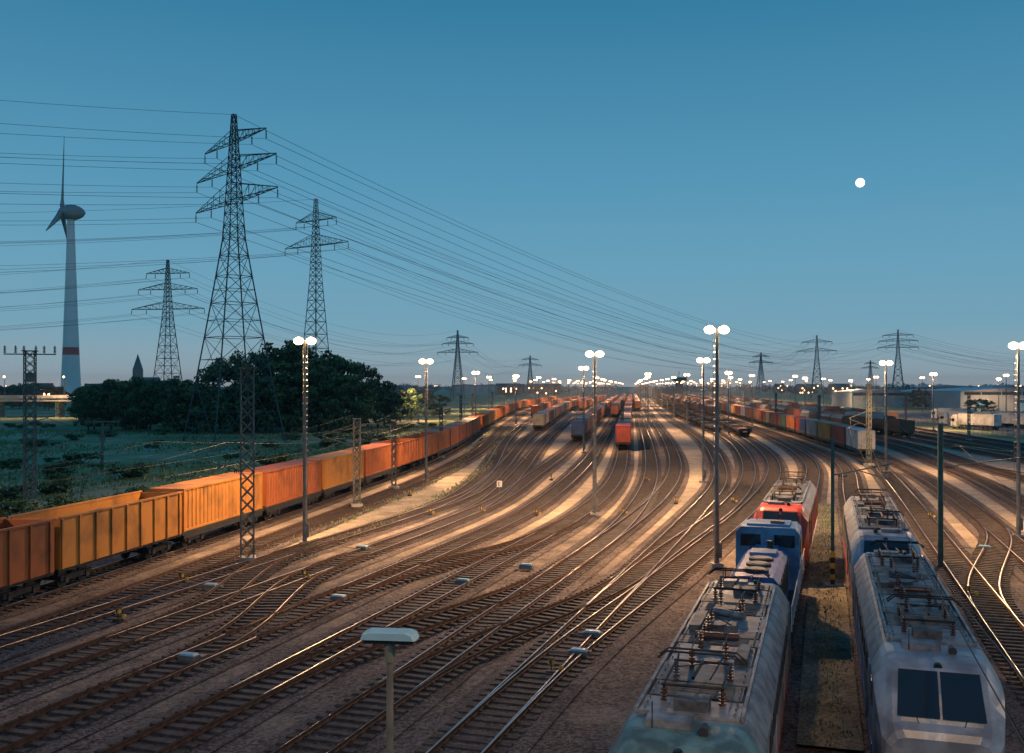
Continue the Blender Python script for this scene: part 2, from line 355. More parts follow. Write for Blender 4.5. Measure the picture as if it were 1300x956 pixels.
farm=mast_mesh(13.7,0.38,False).mesh('added_fill_mast',['galv','lampfar','concrete'])
for ki,k in enumerate([-66,-46,-32,-13.5,4.5,14,33.5,48.5,78,100]):
    y=230+ki*17%60
    while y<1500:
        x=k+(y)*153/F+random.uniform(-.8,.8)
        ok=all(abs(x-G(a,b_)[0])+abs(y-G(a,b_)[1])>25 for a,b_,_ in nearm)
        if k<-40 and y<300: ok=False
        if ok:
            o=inst('added_fill_mast',farm,(x,y,0),random.uniform(-.4,.4))
            if y<900 and (ki%2==0 or y>420): add_light(o,13.1,LE*(1.3 if y>300 else 1.0),0.4)
        y+=66+ y*0.03+random.uniform(-8,8)
# ------------------------------------------------------------------ rolling stock
def wheelset(b,y,mi,r=0.46,z0=0.0):
    for sx in(-1,1): b.cyl((sx*0.68,y,r+z0),(sx*0.82,y,r+z0),r,n=16,mi=mi)
    b.cyl((-0.7,y,r),(0.7,y,r),0.08,n=6,mi=mi)
def bogie(b,y,mi,wb=1.8,r=0.46):
    for dy in(-wb/2,wb/2): wheelset(b,y+dy,mi,r)
    for sx in(-1,1):
        b.box((sx*0.98,y,0.55),(0.16,wb+0.9,0.28),mi)
        for dy in(-wb/2,wb/2): b.box((sx*1.02,y+dy,0.48),(0.2,0.3,0.36),mi)
    b.box((0,y,0.62),(1.9,0.5,0.25),mi)
def buffers(b,L,mi,z=1.05):
    for sy in(-1,1):
        for sx in(-0.87,0.87):
            b.cyl((sx,sy*(L/2-0.02),z),(sx,sy*(L/2+0.48),z),0.09,n=8,mi=mi); b.cyl((sx,sy*(L/2+0.48),z),(sx,sy*(L/2+0.53),z),0.24,n=14,mi=mi)
        b.box((0,sy*(L/2+0.2),z-0.05),(0.12,0.5,0.14),mi)
def corr_container(b,y0,L,z,hh,mi,mfr,wd=2.44):
    """shipping container with real corrugated sides"""
    x=wd/2-0.03; pitch=0.55 if L>7 else 0.45; n=max(4,int(L/pitch)); prof=[]
    for i in range(n):
        a=y0-L/2+0.12+(L-0.24)*i/n; p=(L-0.24)/n
        prof+= [(a,0),(a+p*.4,0),(a+p*.5,-0.05),(a+p*.9,-0.05)]
    prof.append((y0+L/2-0.12,0))
    for sx in(-1,1):
        vs=[];
        for (yy,dx) in prof: vs+= [(sx*(x+dx),yy,z+0.12),(sx*(x+dx),yy,z+hh-0.1)]
        k=len(prof); b.add(vs,[(2*i,2*i+2,2*i+3,2*i+1) if sx>0 else (2*i,2*i+1,2*i+3,2*i+2) for i in range(k-1)],mi)
    b.box((0,y0,z+hh-0.05),(wd-0.12,L-0.1,0.06),mi)
    for sy in(-1,1):
        b.box((0,y0+sy*(L/2-0.06),z+hh/2),(wd-0.2,0.05,hh-0.1),mi)
        for sx in(-1,1): b.box((sx*(wd/2-0.06),y0+sy*(L/2-0.06),z+hh/2),(0.13,0.13,hh),mfr)
        b.box((0,y0+sy*(L/2-0.06),z+hh-0.06),(wd-0.26,0.14,0.125),mfr)
        for xx in(-0.75,-0.35,0.35,0.75): b.cyl((xx,y0+sy*(L/2-0.01),z+0.15),(xx,y0+sy*(L/2-0.01),z+hh-0.15),0.022,n=5,mi=2)
    for sx in(-1,1):
        b.box((sx*(wd/2-0.06),y0,z+0.07),(0.125,L-0.26,0.13),mfr); b.box((sx*(wd/2-0.06),y0,z+hh-0.06),(0.125,L-0.26,0.12),mfr)
def paint(name,c,r=0.5,v=0.22):
    d=tuple(x*.5+.012 for x in c); return mat(name,d,r,col2=tuple(x*1.1 for x in c),scale=0.55,detail=10,lo=.33,hi=.55,bump=0.05,bscale=8)
PC={'orange':paint('container_orange',(0.34,0.10,0.03)),'rust':paint('container_rust',(0.22,0.06,0.03)),'blue':paint('container_blue',(0.05,0.10,0.22)),
 'grey':paint('container_grey',(0.24,0.25,0.26)),'green':paint('container_green',(0.04,0.14,0.10)),'red':paint('container_red',(0.30,0.045,0.03)),'cream':paint('container_cream',(0.42,0.34,0.23)),'brown':paint('container_brown',(0.13,0.065,0.04)),'yel':paint('container_yellow',(0.44,0.19,0.04)),'white':paint('container_white',(0.45,0.45,0.44))}
def container_wagon(cs,L=13.2,hh=2.75):
    b=MB(); b.box((0,0,1.05),(2.5,L-0.5,0.22),1)
    for sx in(-1,1): b.box((sx*1.15,0,0.85),(0.15,L-1,0.3),1)
    bogie(b,L/2-2.3,1); bogie(b,-L/2+2.3,1); buffers(b,L-0.7,1,1.0)
    mats=['galv','darksteel','galv']
    if len(cs)==1:
        mats+=[PC[cs[0]],PC[cs[0]]]; corr_container(b,0,12.19,1.17,hh,3,4)
    else:
        mats+=[PC[cs[0]],PC[cs[1]]]; corr_container(b,-3.08,6.06,1.17,2.6,3,3); corr_container(b,3.08,6.06,1.17,2.6,4,4)
    return b.mesh('container_wagon',mats)
def gondola(col,L=13.2,z1=3.4):
    """open high-sided freight wagon"""
    b=MB(); m=3; z0=1.15; b.box((0,0,1.08),(2.7,L-0.6,0.16),1); b.box((0,0,1.35),(2.5,L-1,0.35),4)
    for sx in(-1,1):
        b.box((sx*1.38,0,(z0+z1)/2),(0.06,L-0.7,z1-z0),m); b.box((sx*1.40,0,z1+0.04),(0.16,L-0.6,0.1),m)
        y=-L/2+0.5
        while y<L/2-0.3: b.box((sx*1.45,y,(z0+z1)/2),(0.09,0.14,z1-z0-.02),m); y+=1.5
    for sy in(-1,1): b.box((0,sy*(L/2-0.38),(z0+z1)/2),(2.7,0.06,z1-z0-0.01),m)
    bogie(b,L/2-2.3,1); bogie(b,-L/2+2.3,1); buffers(b,L-0.7,1,1.0)
    return b.mesh('open_freight_wagon',['galv','darksteel','galv',PC[col],'load'])
def boxvan(col,L=13.2):
    b=MB(); m=3; w=1.4
    prof=[(-w,1.1),(-w,3.3),(-w*.85,3.75),(-w*.45,4.02),(w*.45,4.02),(w*.85,3.75),(w,3.3),(w,1.1)]
    vs=[(x,-L/2+.3,z) for x,z in prof]+[(x,L/2-.3,z) for x,z in prof]; n=8
    b.add(vs,[(i,i+1,n+i+1,n+i)[::-1] for i in range(1,6)],4); b.add(vs,[(i,i+1,n+i+1,n+i)[::-1] for i in (0,6)]+[tuple(range(n)),tuple(range(n,2*n))[::-1]],m)
    for sx in(-1,1):
        y=-L/2+0.9
        while y<L/2-0.4: b.box((sx*1.42,y,2.2),(0.06,0.1,2.15),m); y+=1.2
        b.box((sx*1.44,0,3.2),(0.08,L-0.8,0.08),1)
    b.box((0,0,1.0),(2.4,L-0.6,0.2),1); bogie(b,L/2-2.3,1); bogie(b,-L/2+2.3,1); buffers(b,L-0.7,1,1.0)
    return b.mesh('covered_freight_wagon',['galv','darksteel','galv',PC[col],'galv'])
def flatwagon(L=19):
    b=MB(); b.box((0,0,1.15),(2.7,L-0.6,0.14),3)
    for sx in(-1,1):
        b.box((sx*1.2,0,0.9),(0.14,L-2,0.36),1)
        y=-L/2+0.8
        while y<L/2: b.box((sx*1.38,y,1.5),(0.08,0.1,0.75),1); y+=2.1
    for sy in(-1,1): b.box((0,sy*(L/2-0.35),1.4),(2.6,0.08,0.4),1)
    bogie(b,L/2-2.6,1); bogie(b,-L/2+2.6,1); buffers(b,L-0.7,1,1.0)
    return b.mesh('flat_wagon',['galv','darksteel','galv',PC['brown']])
W={}
for nm,cs in [('o',['orange']),('r',['rust']),('or',['orange','rust']),('b',['blue']),('g',['grey']),('gn',['green','rust']),('rd',['red']),('cr',['cream','orange']),('br',['brown']),('bl2',['blue','red']),('y',['yel']),('wh',['white'])]: W[nm]=container_wagon(cs)
W['gon_o']=gondola('orange',z1=3.75); W['gon_y']=gondola('yel',z1=3.75); W['gon_b']=gondola('brown'); W['van_b']=boxvan('brown'); W['van_g']=boxvan('grey'); W['flat']=flatwagon()
def train(key,y0,y1,seq,pitch=13.6):
    R=PATH[key]; s=s_at_y(R,y0)+pitch/2; i=0
    while s<len(R)-pitch:
        p,h=smp(R,s)
        if p[1]>y1: break
        kk=seq[i%len(seq)] if isinstance(seq,list) else seq
        me=W[kk]; inst(me.name.split('.')[0],me,(p[0],p[1],RT),h); s+=pitch; i+=1
train('A',12,640,['o','o','gon_o','gon_y','y','o','y','o','gon_o','gon_o','o','r','r','o'],13.0)
train('C1b',G(690,548)[1],620,['cr','wh','o','r','cr','g','o','r'])
train('C2b',G(735,562)[1],700,['bl2','g','r','br','o','r','br','o','rd','r'])
train('C4',G(791,573)[1],800,['rd','gn','cr','o','r','g','o','r','rd','r'])
train('C3',330,900,['r','o','br','g','r'])
train('C8',225,700,'flat',19.4)
train('C7',205,800,'flat',19.4)
train('L',330,900,['van_b','gon_b'])
train('R1',G(1096,583)[1],800,['wh','rd','y','g','bl2','o','gn','r','cr','r','br','o'])
train('R3',215,800,['van_b','van_b','gon_b','van_g','r','br'])
train('S0',200,760,['gon_b','van_b','van_b','van_g','gon_b'])
train('S2',250,800,['van_b','gon_b','r'])
train('C2',420,800,['r','o','br']); train('C5',420,900,['o','r','g','br']); train('C1',330,700,['o','r','cr'])
# ---- electric locomotive
def pantograph(b,y,z,mi,mins):
    for sx in(-1,1):
        for dy in(-0.9,0.9):
            for q in range(4): b.cyl((sx*0.6,y+dy,z+q*0.07),(sx*0.6,y+dy,z+q*0.07+0.035),0.075,n=10,mi=mins)
            b.cyl((sx*0.6,y+dy,z),(sx*0.6,y+dy,z+0.32),0.035,n=6,mi=mins)
        b.beam((sx*0.6,y-1.0,z+0.34),(sx*0.6,y+1.0,z+0.34),0.028,mi)
    for dy in(-0.95,0.95): b.beam((-0.65,y+dy,z+0.34),(0.65,y+dy,z+0.34),0.028,mi)
    b.beam((0,y+0.9,z+0.38),(0,y-0.9,z+0.5),0.04,mi)
    b.beam((-0.35,y-0.9,z+0.5),(-0.5,y+0.6,z+0.62),0.02,mi); b.beam((0.35,y-0.9,z+0.5),(0.5,y+0.6,z+0.62),0.02,mi)
    b.beam((-0.4,y-.3,z+0.54),(0.45,y+.2,z+0.58),0.014,mi)
    for dy in(0.45,0.75):
        b.tube([(-0.95,y+dy,z+0.5),(-0.75,y+dy,z+0.66),(0.75,y+dy,z+0.66),(0.95,y+dy,z+0.5)],0.024,5,mi)
def loft(b,secs,mi_side,mi_roof,mi_bot):
    n=len(secs[0][1]); vs=[]
    for y,pr in secs:
        for x,z in pr: vs.append((x,y,z))
    for a in range(len(secs)-1):
        for j in range(n):
            k=(j+1)%n; q=(a*n+j,(a+1)*n+j,(a+1)*n+k,a*n+k)
            mi=mi_side if j in(0,1,n-3,n-2) else (mi_bot if j==n-1 else mi_roof)
            b.add([vs[t] for t in q],[(0,1,2,3)],mi)
    b.add([vs[i] for i in range(n)],[tuple(range(n))],mi_side); b.add([vs[(len(secs)-1)*n+i] for i in range(n)],[tuple(range(n))[::-1]],mi_side)
def eloco(side,roof,front,stripe,L=18.6,seed=1):
    rd=random.Random(seed); b=MB(); hl=L/2
    def sec(y,w,zs,wt,zt,zb=1.0): return (y,[(-w,zb),(-w,1.9),(-w,zs),(-wt-0.2,zt-0.2),(-wt-.08,zt-.04),(-wt+.1,zt+.02),(wt-.1,zt+.02),(wt+.08,zt-.04),(wt+0.2,zt-0.2),(w,zs),(w,1.9),(w,zb)])
    E=[sec(hl,1.10,1.95,0.9,2.2),sec(hl-.08,1.24,2.05,0.97,2.36),sec(hl-.22,1.34,2.18,1.0,2.52),sec(hl-.6,1.42,2.7,1.0,3.12),sec(hl-1.0,1.47,3.05,1.0,3.62),sec(hl-1.25,1.48,3.17,1.03,3.77),sec(hl-1.6,1.485,3.25,1.05,3.84),sec(hl-2.4,1.49,3.3,1.08,3.86)]
    neg=[(-y,p) for y,p in E]
    loft(b,neg,4,4,1); loft(b,[neg[-1],E[-1]],0,3,1); loft(b,E[::-1],4,4,1)
    for sy in(-1,1):
        y0,y1=sy*(hl-0.27),sy*(hl-0.95); z0,z1=2.66,3.54
        for xa,xb in((-0.98,-0.03),(0.03,0.98)):
            v=[(xa,y0+sy*.04,z0),(xb,y0+sy*.04,z0),(xb*.93,y1+sy*.04,z1+0.06),(xa*.93,y1+sy*.04,z1+0.06)]
            b.add(v,[(0,1,2,3) if sy<0 else (3,2,1,0)],5)
        for sx in(-1,1):
            b.box((sx*1.475,sy*(hl-1.85),2.75),(0.06,0.7,0.62),5); b.box((sx*1.497,sy*(hl-2.75),2.3),(0.03,0.62,1.9),4)
            b.cyl((sx*0.85,sy*(hl-0.02),1.65),(sx*0.85,sy*(hl+0.05),1.65),0.13,n=12,mi=7)
            b.cyl((sx*1.56,sy*(hl-3.15),1.6),(sx*1.56,sy*(hl-3.15),2.9),0.025,n=5,mi=2)
            b.beam((sx*0.5,sy*(hl-.2),2.52),(sx*0.75,sy*(hl-.62),3.16),0.014,1)
        b.box((0,sy*(hl+0.02),1.15),(2.3,0.1,0.5),1); b.box((0,sy*(hl-0.02),0.55),(2.4,0.12,0.6),1)
        b.cyl((0,sy*(hl-1.12),3.68),(0,sy*(hl-1.02),3.66),.1,n=12,mi=5)
    for sx in(-1,1):
        b.box((sx*1.495,0,1.25),(0.03,L-3.4,0.3),6)
        for i in range(7): b.box((sx*1.495,-4.5+i*1.5,2.85),(0.05,1.1,0.5),1)
        for i in range(12): b.box((sx*1.492,-6.6+i*1.2,2.1),(0.03,0.05,1.5),0)
    z=3.88; y=-hl+2.5; i=0
    while y<hl-3.0:
        Lp=rd.choice([0.8,1.1,1.5,1.9]); Lp=min(Lp,hl-2.5-y)
        b.box((0,y+Lp/2,z+0.035),(2.02-0.1*(i%2),Lp-0.07,0.06+0.02*(i%3)),8 if i%3 else 3)
        for sx in(-1,1):
            for t in range(3): b.cyl((sx*0.9,y+Lp*(.2+.3*t),z+0.06),(sx*0.9,y+Lp*(.2+.3*t),z+0.12),0.022,n=6,mi=2)
        if i%3==1:
            for g in range(6): b.box((0,y+Lp*(g+.7)/7,z+.085),(1.5,.03,.04),2)
        y+=Lp; i+=1
    for sx in(-1,1): b.box((sx*1.06,0,z+0.05),(0.07,L-5.2,0.12),3)
    pantograph(b,-hl+4.2,z+0.08,9,10); pantograph(b,hl-4.2,z+0.08,9,10)
    for yy in np.arange(-3.4,3.5,0.85):
        xx=0.35 if int(yy*10)%2 else -0.35
        for q in range(5): b.cyl((xx,yy,z+0.1+q*0.08),(xx,yy,z+0.145+q*0.08),0.07,n=10,mi=10)
        b.cyl((xx,yy,z+.08),(xx,yy,z+0.52),0.03,n=6,mi=10)
    b.tube([(0.35,-3.4,z+.54),(0.35,-1,z+.54),(-0.35,0.2,z+.56),(-0.35,3.4,z+.54),(0,hl-5.2,z+.45)],0.018,5,9)
    b.tube([(-0.35,-3.4,z+.54),(-0.35,-1.5,z+.5),(0.2,-0.8,z+.5),(0.35,3.4,z+.54)],0.016,5,9)
    b.cyl((-0.55,-1.2,z+.3),(0.55,-1.2,z+.3),0.09,n=10,mi=10); b.cyl((0.5,1.4,z+.25),(-0.4,1.9,z+.25),0.09,n=10,mi=3)
    for yy in(-6.0,0.6,2.6,5.6): b.box((rd.uniform(-.3,.3),yy-0.3,z+0.17),(0.7,0.55,0.22),8)
    b.box((0.72,-2.2,z+0.14),(0.3,1.4,0.16),8); b.box((-0.72,1.0,z+0.14),(0.3,1.8,0.16),8)
    for sy in(-1,1):
        b.cyl((0.4,sy*(hl-2.0),z+0.06),(0.4,sy*(hl-1.6),z+0.06),0.06,0.1,n=8,mi=1); b.box((-0.3,sy*(hl-2.1),z+0.06),(0.9,0.5,0.14),3)
        b.cyl((-0.6,sy*(hl-1.8),z-.05),(-0.6,sy*(hl-1.8),z+0.5),0.012,n=4,mi=1)
    b.box((0,0,0.75),(2.4,5.5,0.6),1); b.box((0,0,1.02),(2.8,L-0.8,0.14),1)
    bogie(b,hl-4.2,1,2.6,0.6); bogie(b,-hl+4.2,1,2.6,0.6); buffers(b,L,1,1.05)
    return b.mesh('electric_locomotive',[side,'darksteel','galv',roof,front,'glass',stripe,'white','roofdk','pant','insul'])
def grime(name,col,dark,rough=0.45,metal=0.1,scale=2.2):
    return mat(name,dark,rough,metal,col2=col,scale=scale,detail=10,lo=0.38,hi=0.58,bump=0.12,bscale=10)
M['roofdk']=grime('roof_plate_dark',(0.13,0.14,0.155),(0.04,0.04,0.045),0.5,0.2)
M['pant']=mat('pantograph_steel',(0.035,0.03,0.03),0.6,0.4,var=0.3)
M['roofgrey']=grime('roof_paint_grey',(0.23,0.25,0.275),(0.09,0.095,0.105))
M['roofteal']=grime('roof_paint_teal',(0.12,0.25,0.27),(0.06,0.11,0.12))
M['silver']=grime('silver_paint',(0.33,0.38,0.44),(0.19,0.215,0.25),0.38,0.2,1.5)
M['palepink']=grime('pale_side_paint',(0.38,0.34,0.33),(0.22,0.19,0.18),0.45,0,1.0)
M['locored']=grime('locomotive_red',(0.42,0.045,0.03),(0.22,0.03,0.025),0.4,0,1.2)
M['locoblue']=grime('locomotive_blue',(0.03,0.14,0.40),(0.02,0.07,0.22),0.4,0,1.2)
M['locolblue']=grime('light_blue_paint',(0.12,0.29,0.48),(0.06,0.15,0.27),0.4,0,1.2)
E1=eloco('palepink','roofgrey','roofteal','red',seed=3); E2=eloco('silver','roofgrey','silver','locoblue',seed=5); E3=eloco('locored','roofgrey','locored','white',seed=8); E4=eloco('silver','roofgrey','silver','red',seed=12)
def place(key,yc,me,nm,flip=False):
    R=PATH[key]; p,h=smp(R,s_at_y(R,yc)); return inst(nm,me,(p[0],p[1],RT),h+(math.pi if flip else 0))
place('L',26.6,E1,'electric_locomotive'); place('L',62.5,E3,'electric_locomotive')
place('R',32.2,E2,'electric_locomotive'); place('R',51.5,E4,'electric_locomotive',True)
def dloco():
    L=14.2; b=MB(); hl=L/2
    b.box((0,0,1.12),(2.9,L,0.22),1); b.box((0,0,0.75),(2.3,5,0.6),0)
    def hood(y0,y1,w,z1,mi):
        vs=[];pr=[(-w,1.23),(-w,z1-.25),(-w+.22,z1),(w-.22,z1),(w,z1-.25),(w,1.23)]
        for y in(y0,y1): vs+=[(x,y,z) for x,z in pr]
        b.add(vs,[(i+1,i,6+i,6+i+1) for i in range(5)]+[tuple(range(6)),tuple(range(6,12))[::-1]],mi)
    hood(-hl+0.3,0.9,0.95,3.2,0); hood(3.4,hl-0.3,0.95,2.9,0)
    hood(0.9,3.4,1.42,4.05,3)
    for sx in(-1,1):
        b.box((sx*1.43,2.15,3.1),(0.04,1.7,0.75),5)
        b.box((sx*1.43,2.15,2.45),(0.03,2.3,0.12),7)
        for i in range(6): b.box((sx*0.96,-hl+1.0+i*1.1,2.3),(0.05,0.8,1.2),1); b.box((sx*0.985,-hl+1.0+i*1.1,2.3),(0.03,0.06,1.2),2)
        y=-hl+.2
        while y<hl: b.cyl((sx*1.42,y,1.2),(sx*1.42,y,2.2),0.02,n=5,mi=6); y+=1.2
        b.beam((sx*1.42,-hl+.1,2.2),(sx*1.42,0.8,2.2),0.02,6); b.beam((sx*1.42,3.5,2.2),(sx*1.42,hl-.1,2.2),0.02,6)
    for yy in(0.88,3.42):
        for xx in(-0.75,0.75): b.box((xx,yy,3.45),(0.9,0.05,0.55),5)
    for i in range(3): b.cyl((0,-5.6+i*1.35,3.2),(0,-5.6+i*1.35,3.3),0.5,n=20,mi=1); b.cyl((0,-5.6+i*1.35,3.3),(0,-5.6+i*1.35,3.33),0.38,n=16,mi=2)
    b.box((0,-1.4,3.28),(1.1,1.2,0.16),4); b.cyl((0.2,-0.4,3.2),(0.2,-0.4,3.65),0.14,n=10,mi=1); b.box((0,0.4,3.24),(1.0,0.5,0.1),4)
    b.box((0,2.15,4.1),(1.9,1.7,0.1),4); b.box((0.4,1.8,4.2),(0.6,0.5,0.14),2); b.cyl((-0.6,2.6,4.1),(-0.6,2.6,4.6),0.015,n=4,mi=1)
    b.box((0,4.9,2.95),(1.1,1.2,0.12),4); b.cyl((0,4.9,3.0),(0,4.9,3.06),0.35,n=14,mi=1)
    for sy in(-1,1): b.box((0,sy*(hl+.02),1.15),(2.7,0.1,0.5),6); b.box((0,sy*(hl-.1),0.6),(2.4,.1,.5),1)
    bogie(b,hl-3.3,1,2.4,0.5); bogie(b,-hl+3.3,1,2.4,0.5); buffers(b,L,1,1.05)
    return b.mesh('diesel_locomotive',['locoblue','darksteel','galv','locolblue','locolblue','glass','white','white'])
place('L',44.6,dloco(),'diesel_locomotive')
# ------------------------------------------------------------------ pylons
def pylon(px,d,h,base,arm_az,arms,thick=1.0,name='electricity_pylon',waist=0.62,ww=3.2):
    """arm_az: azimuth of the cross-arms (radians, from +x)"""
    x=(px-650)/F*d; b=MB()
    def wid(z):
        t=z/h
        if t<waist: return base+(ww-base)*(t/waist)**0.92
        return ww+(0.7-ww)*((t-waist)/(1-waist))
    zs=[0.0]
    while zs[-1]<h-1.6: zs.append(min(h,zs[-1]+max(1.6,wid(zs[-1])*0.8)))
    zs[-1]=h
    L=0.15*thick; S=0.065*thick
    for i in range(len(zs)-1):
        z0,z1=zs[i],zs[i+1]; a,c=wid(z0)/2,wid(z1)/2
        q0=[(-a,-a,z0),(a,-a,z0),(a,a,z0),(-a,a,z0)]; q1=[(-c,-c,z1),(c,-c,z1),(c,c,z1),(-c,c,z1)]
        for j in range(4):
            k=(j+1)%4; b.beam(q0[j],q1[j],L*(1 if z0<h*waist else 0.7),0)
            b.beam(q0[j],q1[k],S,0); b.beam(q0[k],q1[j],S,0); b.beam(q1[j],q1[k],S,0)
            if wid(z0)>6:
                mm=[(q0[j][t]*.5+q1[j][t]*.5) for t in range(3)]; mk=[(q0[k][t]*.5+q1[k][t]*.5) for t in range(3)]
                b.beam(mm,mk,S*.8,0)
    tips=[]
    for z,hl,ar in arms:
        w2=wid(z)/2; wt=wid(z+ar)/2
        for sx in(-1,1):
            tip=(sx*hl,0,z)
            for sy in(-1,1):
                A=(sx*w2,sy*w2,z); B=(sx*wt,sy*wt,z+ar); b.beam(A,tip,S*1.3,0); b.beam(B,(sx*hl,0,z+0.12),S*1.3,0)
                nb=5
                for i in range(nb):
                    t=i/nb; t2=(i+1)/nb
                    P=[A[j]+(tip[j]-A[j])*t for j in range(3)]; Q=[B[j]+(tip[j]-B[j])*t2 for j in range(3)]; Q0=[B[j]+(tip[j]-B[j])*t for j in range(3)]
                    b.beam(P,Q,S*.8,0); b.beam(P,Q0,S*.8,0)
            nb=6
            for i in range(1,nb):
                t=i/nb; y=w2*(1-t); xx=sx*(w2+(hl-w2)*t); y2=w2*(1-(i-1)/nb); x2=sx*(w2+(hl-w2)*(i-1)/nb)
                b.beam((xx,-y,z),(xx,y,z),S*.8,0); b.beam((x2,-y2,z),(xx,y,z),S*.8,0)
            for fr in (1.0,0.55):
                xx=sx*(w2+(hl-w2)*fr)
                b.beam((xx,0,z),(xx,0,z-1.9),S,0)
                for q in range(5): b.cyl((xx,0,z-0.5-q*.28),(xx,0,z-0.62-q*.28),0.16*thick,n=6,mi=1)
                tips.append((xx,0,z-1.9))
    tips.append((0,0,h))
    b.obj(name,['pylon','insul'],(x,d,0),arm_az)
    ca,sa=math.cos(arm_az),math.sin(arm_az)
    return [(x+t[0]*ca,d+t[0]*sa,t[2]) for t in tips]
A3=[(47.0,18,3.4),(53.2,17.5,2.6),(58.6,13.5,2.2)]
az=math.radians(-49)
P1=pylon(297,193,64,14.5,az,A3)
P2=pylon(401,275,63,8,math.radians(-35),[(50,12.5,3),(57,8,2.4)],ww=2.6)
P3=pylon(213,400,62,11,math.radians(-10),[(42,16,3),(50,13,2.6),(56.5,9.5,2.2)],thick=1.3)
P4=pylon(1140,930,64,12,math.radians(-25),A3,thick=2.2)
P5=pylon(1037,880,56,11,math.radians(-20),[(42,17,3),(50,13,2.5)],thick=2.0)
P6=pylon(581,800,56,10,math.radians(-10),[(38,17,3),(45,13,2.5),(50,9,2)],thick=2.0)
P7=pylon(966,1150,50,10,0.2,[(38,15,3),(45,10,2.5)],thick=2.4)
P8=pylon(673,1200,48,9,0.1,[(36,14,3),(43,10,2.5)],thick=2.4)
P9=pylon(1105,1500,50,10,0.2,[(38,15,3),(45,10,2.5)],thick=2.6)
def wires(name,A,B,sag,r=0.035,n=40):
    b=MB()
    for i,(a,c) in enumerate(zip(A,B)):
        pts=[]; sg=sag*(1+.06*math.sin(i*2.3))
        for k in range(n+1):
            t=k/n; pts.append((a[0]+(c[0]-a[0])*t,a[1]+(c[1]-a[1])*t,a[2]+(c[2]-a[2])*t-4*sg*t*(1-t)))
        b.tube(pts,r,3,0)
    return b.obj(name,['wire'])
def shifted(A,dx,dy,dz=0): return [(a[0]+dx,a[1]+dy,a[2]+dz) for a in A]
wires('power_line',P1,P4,26,0.05)
wires('power_line',P1,shifted(P1,-262,-231,0),12,0.035)
wires('power_line',P2,P5,22,0.045)
wires('power_line',P2,shifted(P2,-330,-60,0),9,0.04)
wires('power_line',P3,shifted(P3,-340,-20,0),10,0.05)
wires('power_line',P3,shifted(P6,0,0,0),14,0.05)
wires('power_line',P6,P8,12,0.07); wires('power_line',P4,shifted(P4,500,500,0),16,0.09)
wires('power_line',P5,P7,12,0.08)
# ------------------------------------------------------------------ wind turbine
def turbine():
    d=722; x=(90-650)/F*d; hub=134; b=MB()
    N=24
    for i in range(N):
        z0,z1=hub*i/N,hub*(i+1)/N; r=lambda z: 7.6-5.2*(z/hub)**0.8
        b.cyl((0,0,z0),(0,0,z1),r(z0),r(z1),28,1 if i==6 else 0,False)
    vs=[];n=16;prof=[(-9,0.3),(-8,2.4),(-6,4),(-3,5.4),(0,6),(3,5.6),(6,4.5),(8.5,2.8),(10,0.4)]
    for xx,r in prof:
        for j in range(n):
            t=2*math.pi*j/n; vs.append((xx,r*math.cos(t),hub+4+r*math.sin(t)))
    b.add(vs,[(i*n+j,i*n+(j+1)%n,(i+1)*n+(j+1)%n,(i+1)*n+j) for i in range(len(prof)-1) for j in range(n)],2)
    for a in (8,128,248):
        ar=math.radians(a); u=(math.sin(ar),math.cos(ar)); secs=[(4,1.6,1.6),(10,2.8,0.8),(20,2.3,.5),(40,1.4,.3),(58,0.4,.12)]; vs=[]
        for r,c,t in secs:
            for (cx,cy) in((-t,-c*.4),(t,-c),(t,c*.4),(-t,c)):
                vs.append((-6+cx,u[0]*r+cy*u[1],hub+4+u[1]*r-cy*u[0]))
        b.add(vs,[(i*4+j,i*4+(j+1)%4,(i+1)*4+(j+1)%4,(i+1)*4+j) for i in range(4) for j in range(4)],2)
    b.obj('wind_turbine',['turb','red','turbd'],(x,d,0),math.radians(14),True)
M['turb']=mat('turbine_white',(0.70,0.72,0.73),0.5,var=0.05,scale=0.05)
M['turbd']=mat('nacelle_grey',(0.26,0.31,0.33),0.5,var=0.1,scale=0.1)
turbine()
b=MB(); D=9000; b.ball((0,0,0),5.6/F*D,0,24,16)
M['moon']=mat('moon_surface',(0.9,0.85,0.75),0.9,emis=(1,0.84,0.55),es=2.6)
b.obj('moon',['moon'],((1092-650)/F*D,D,H+(490-232)/F*D),smooth=True)
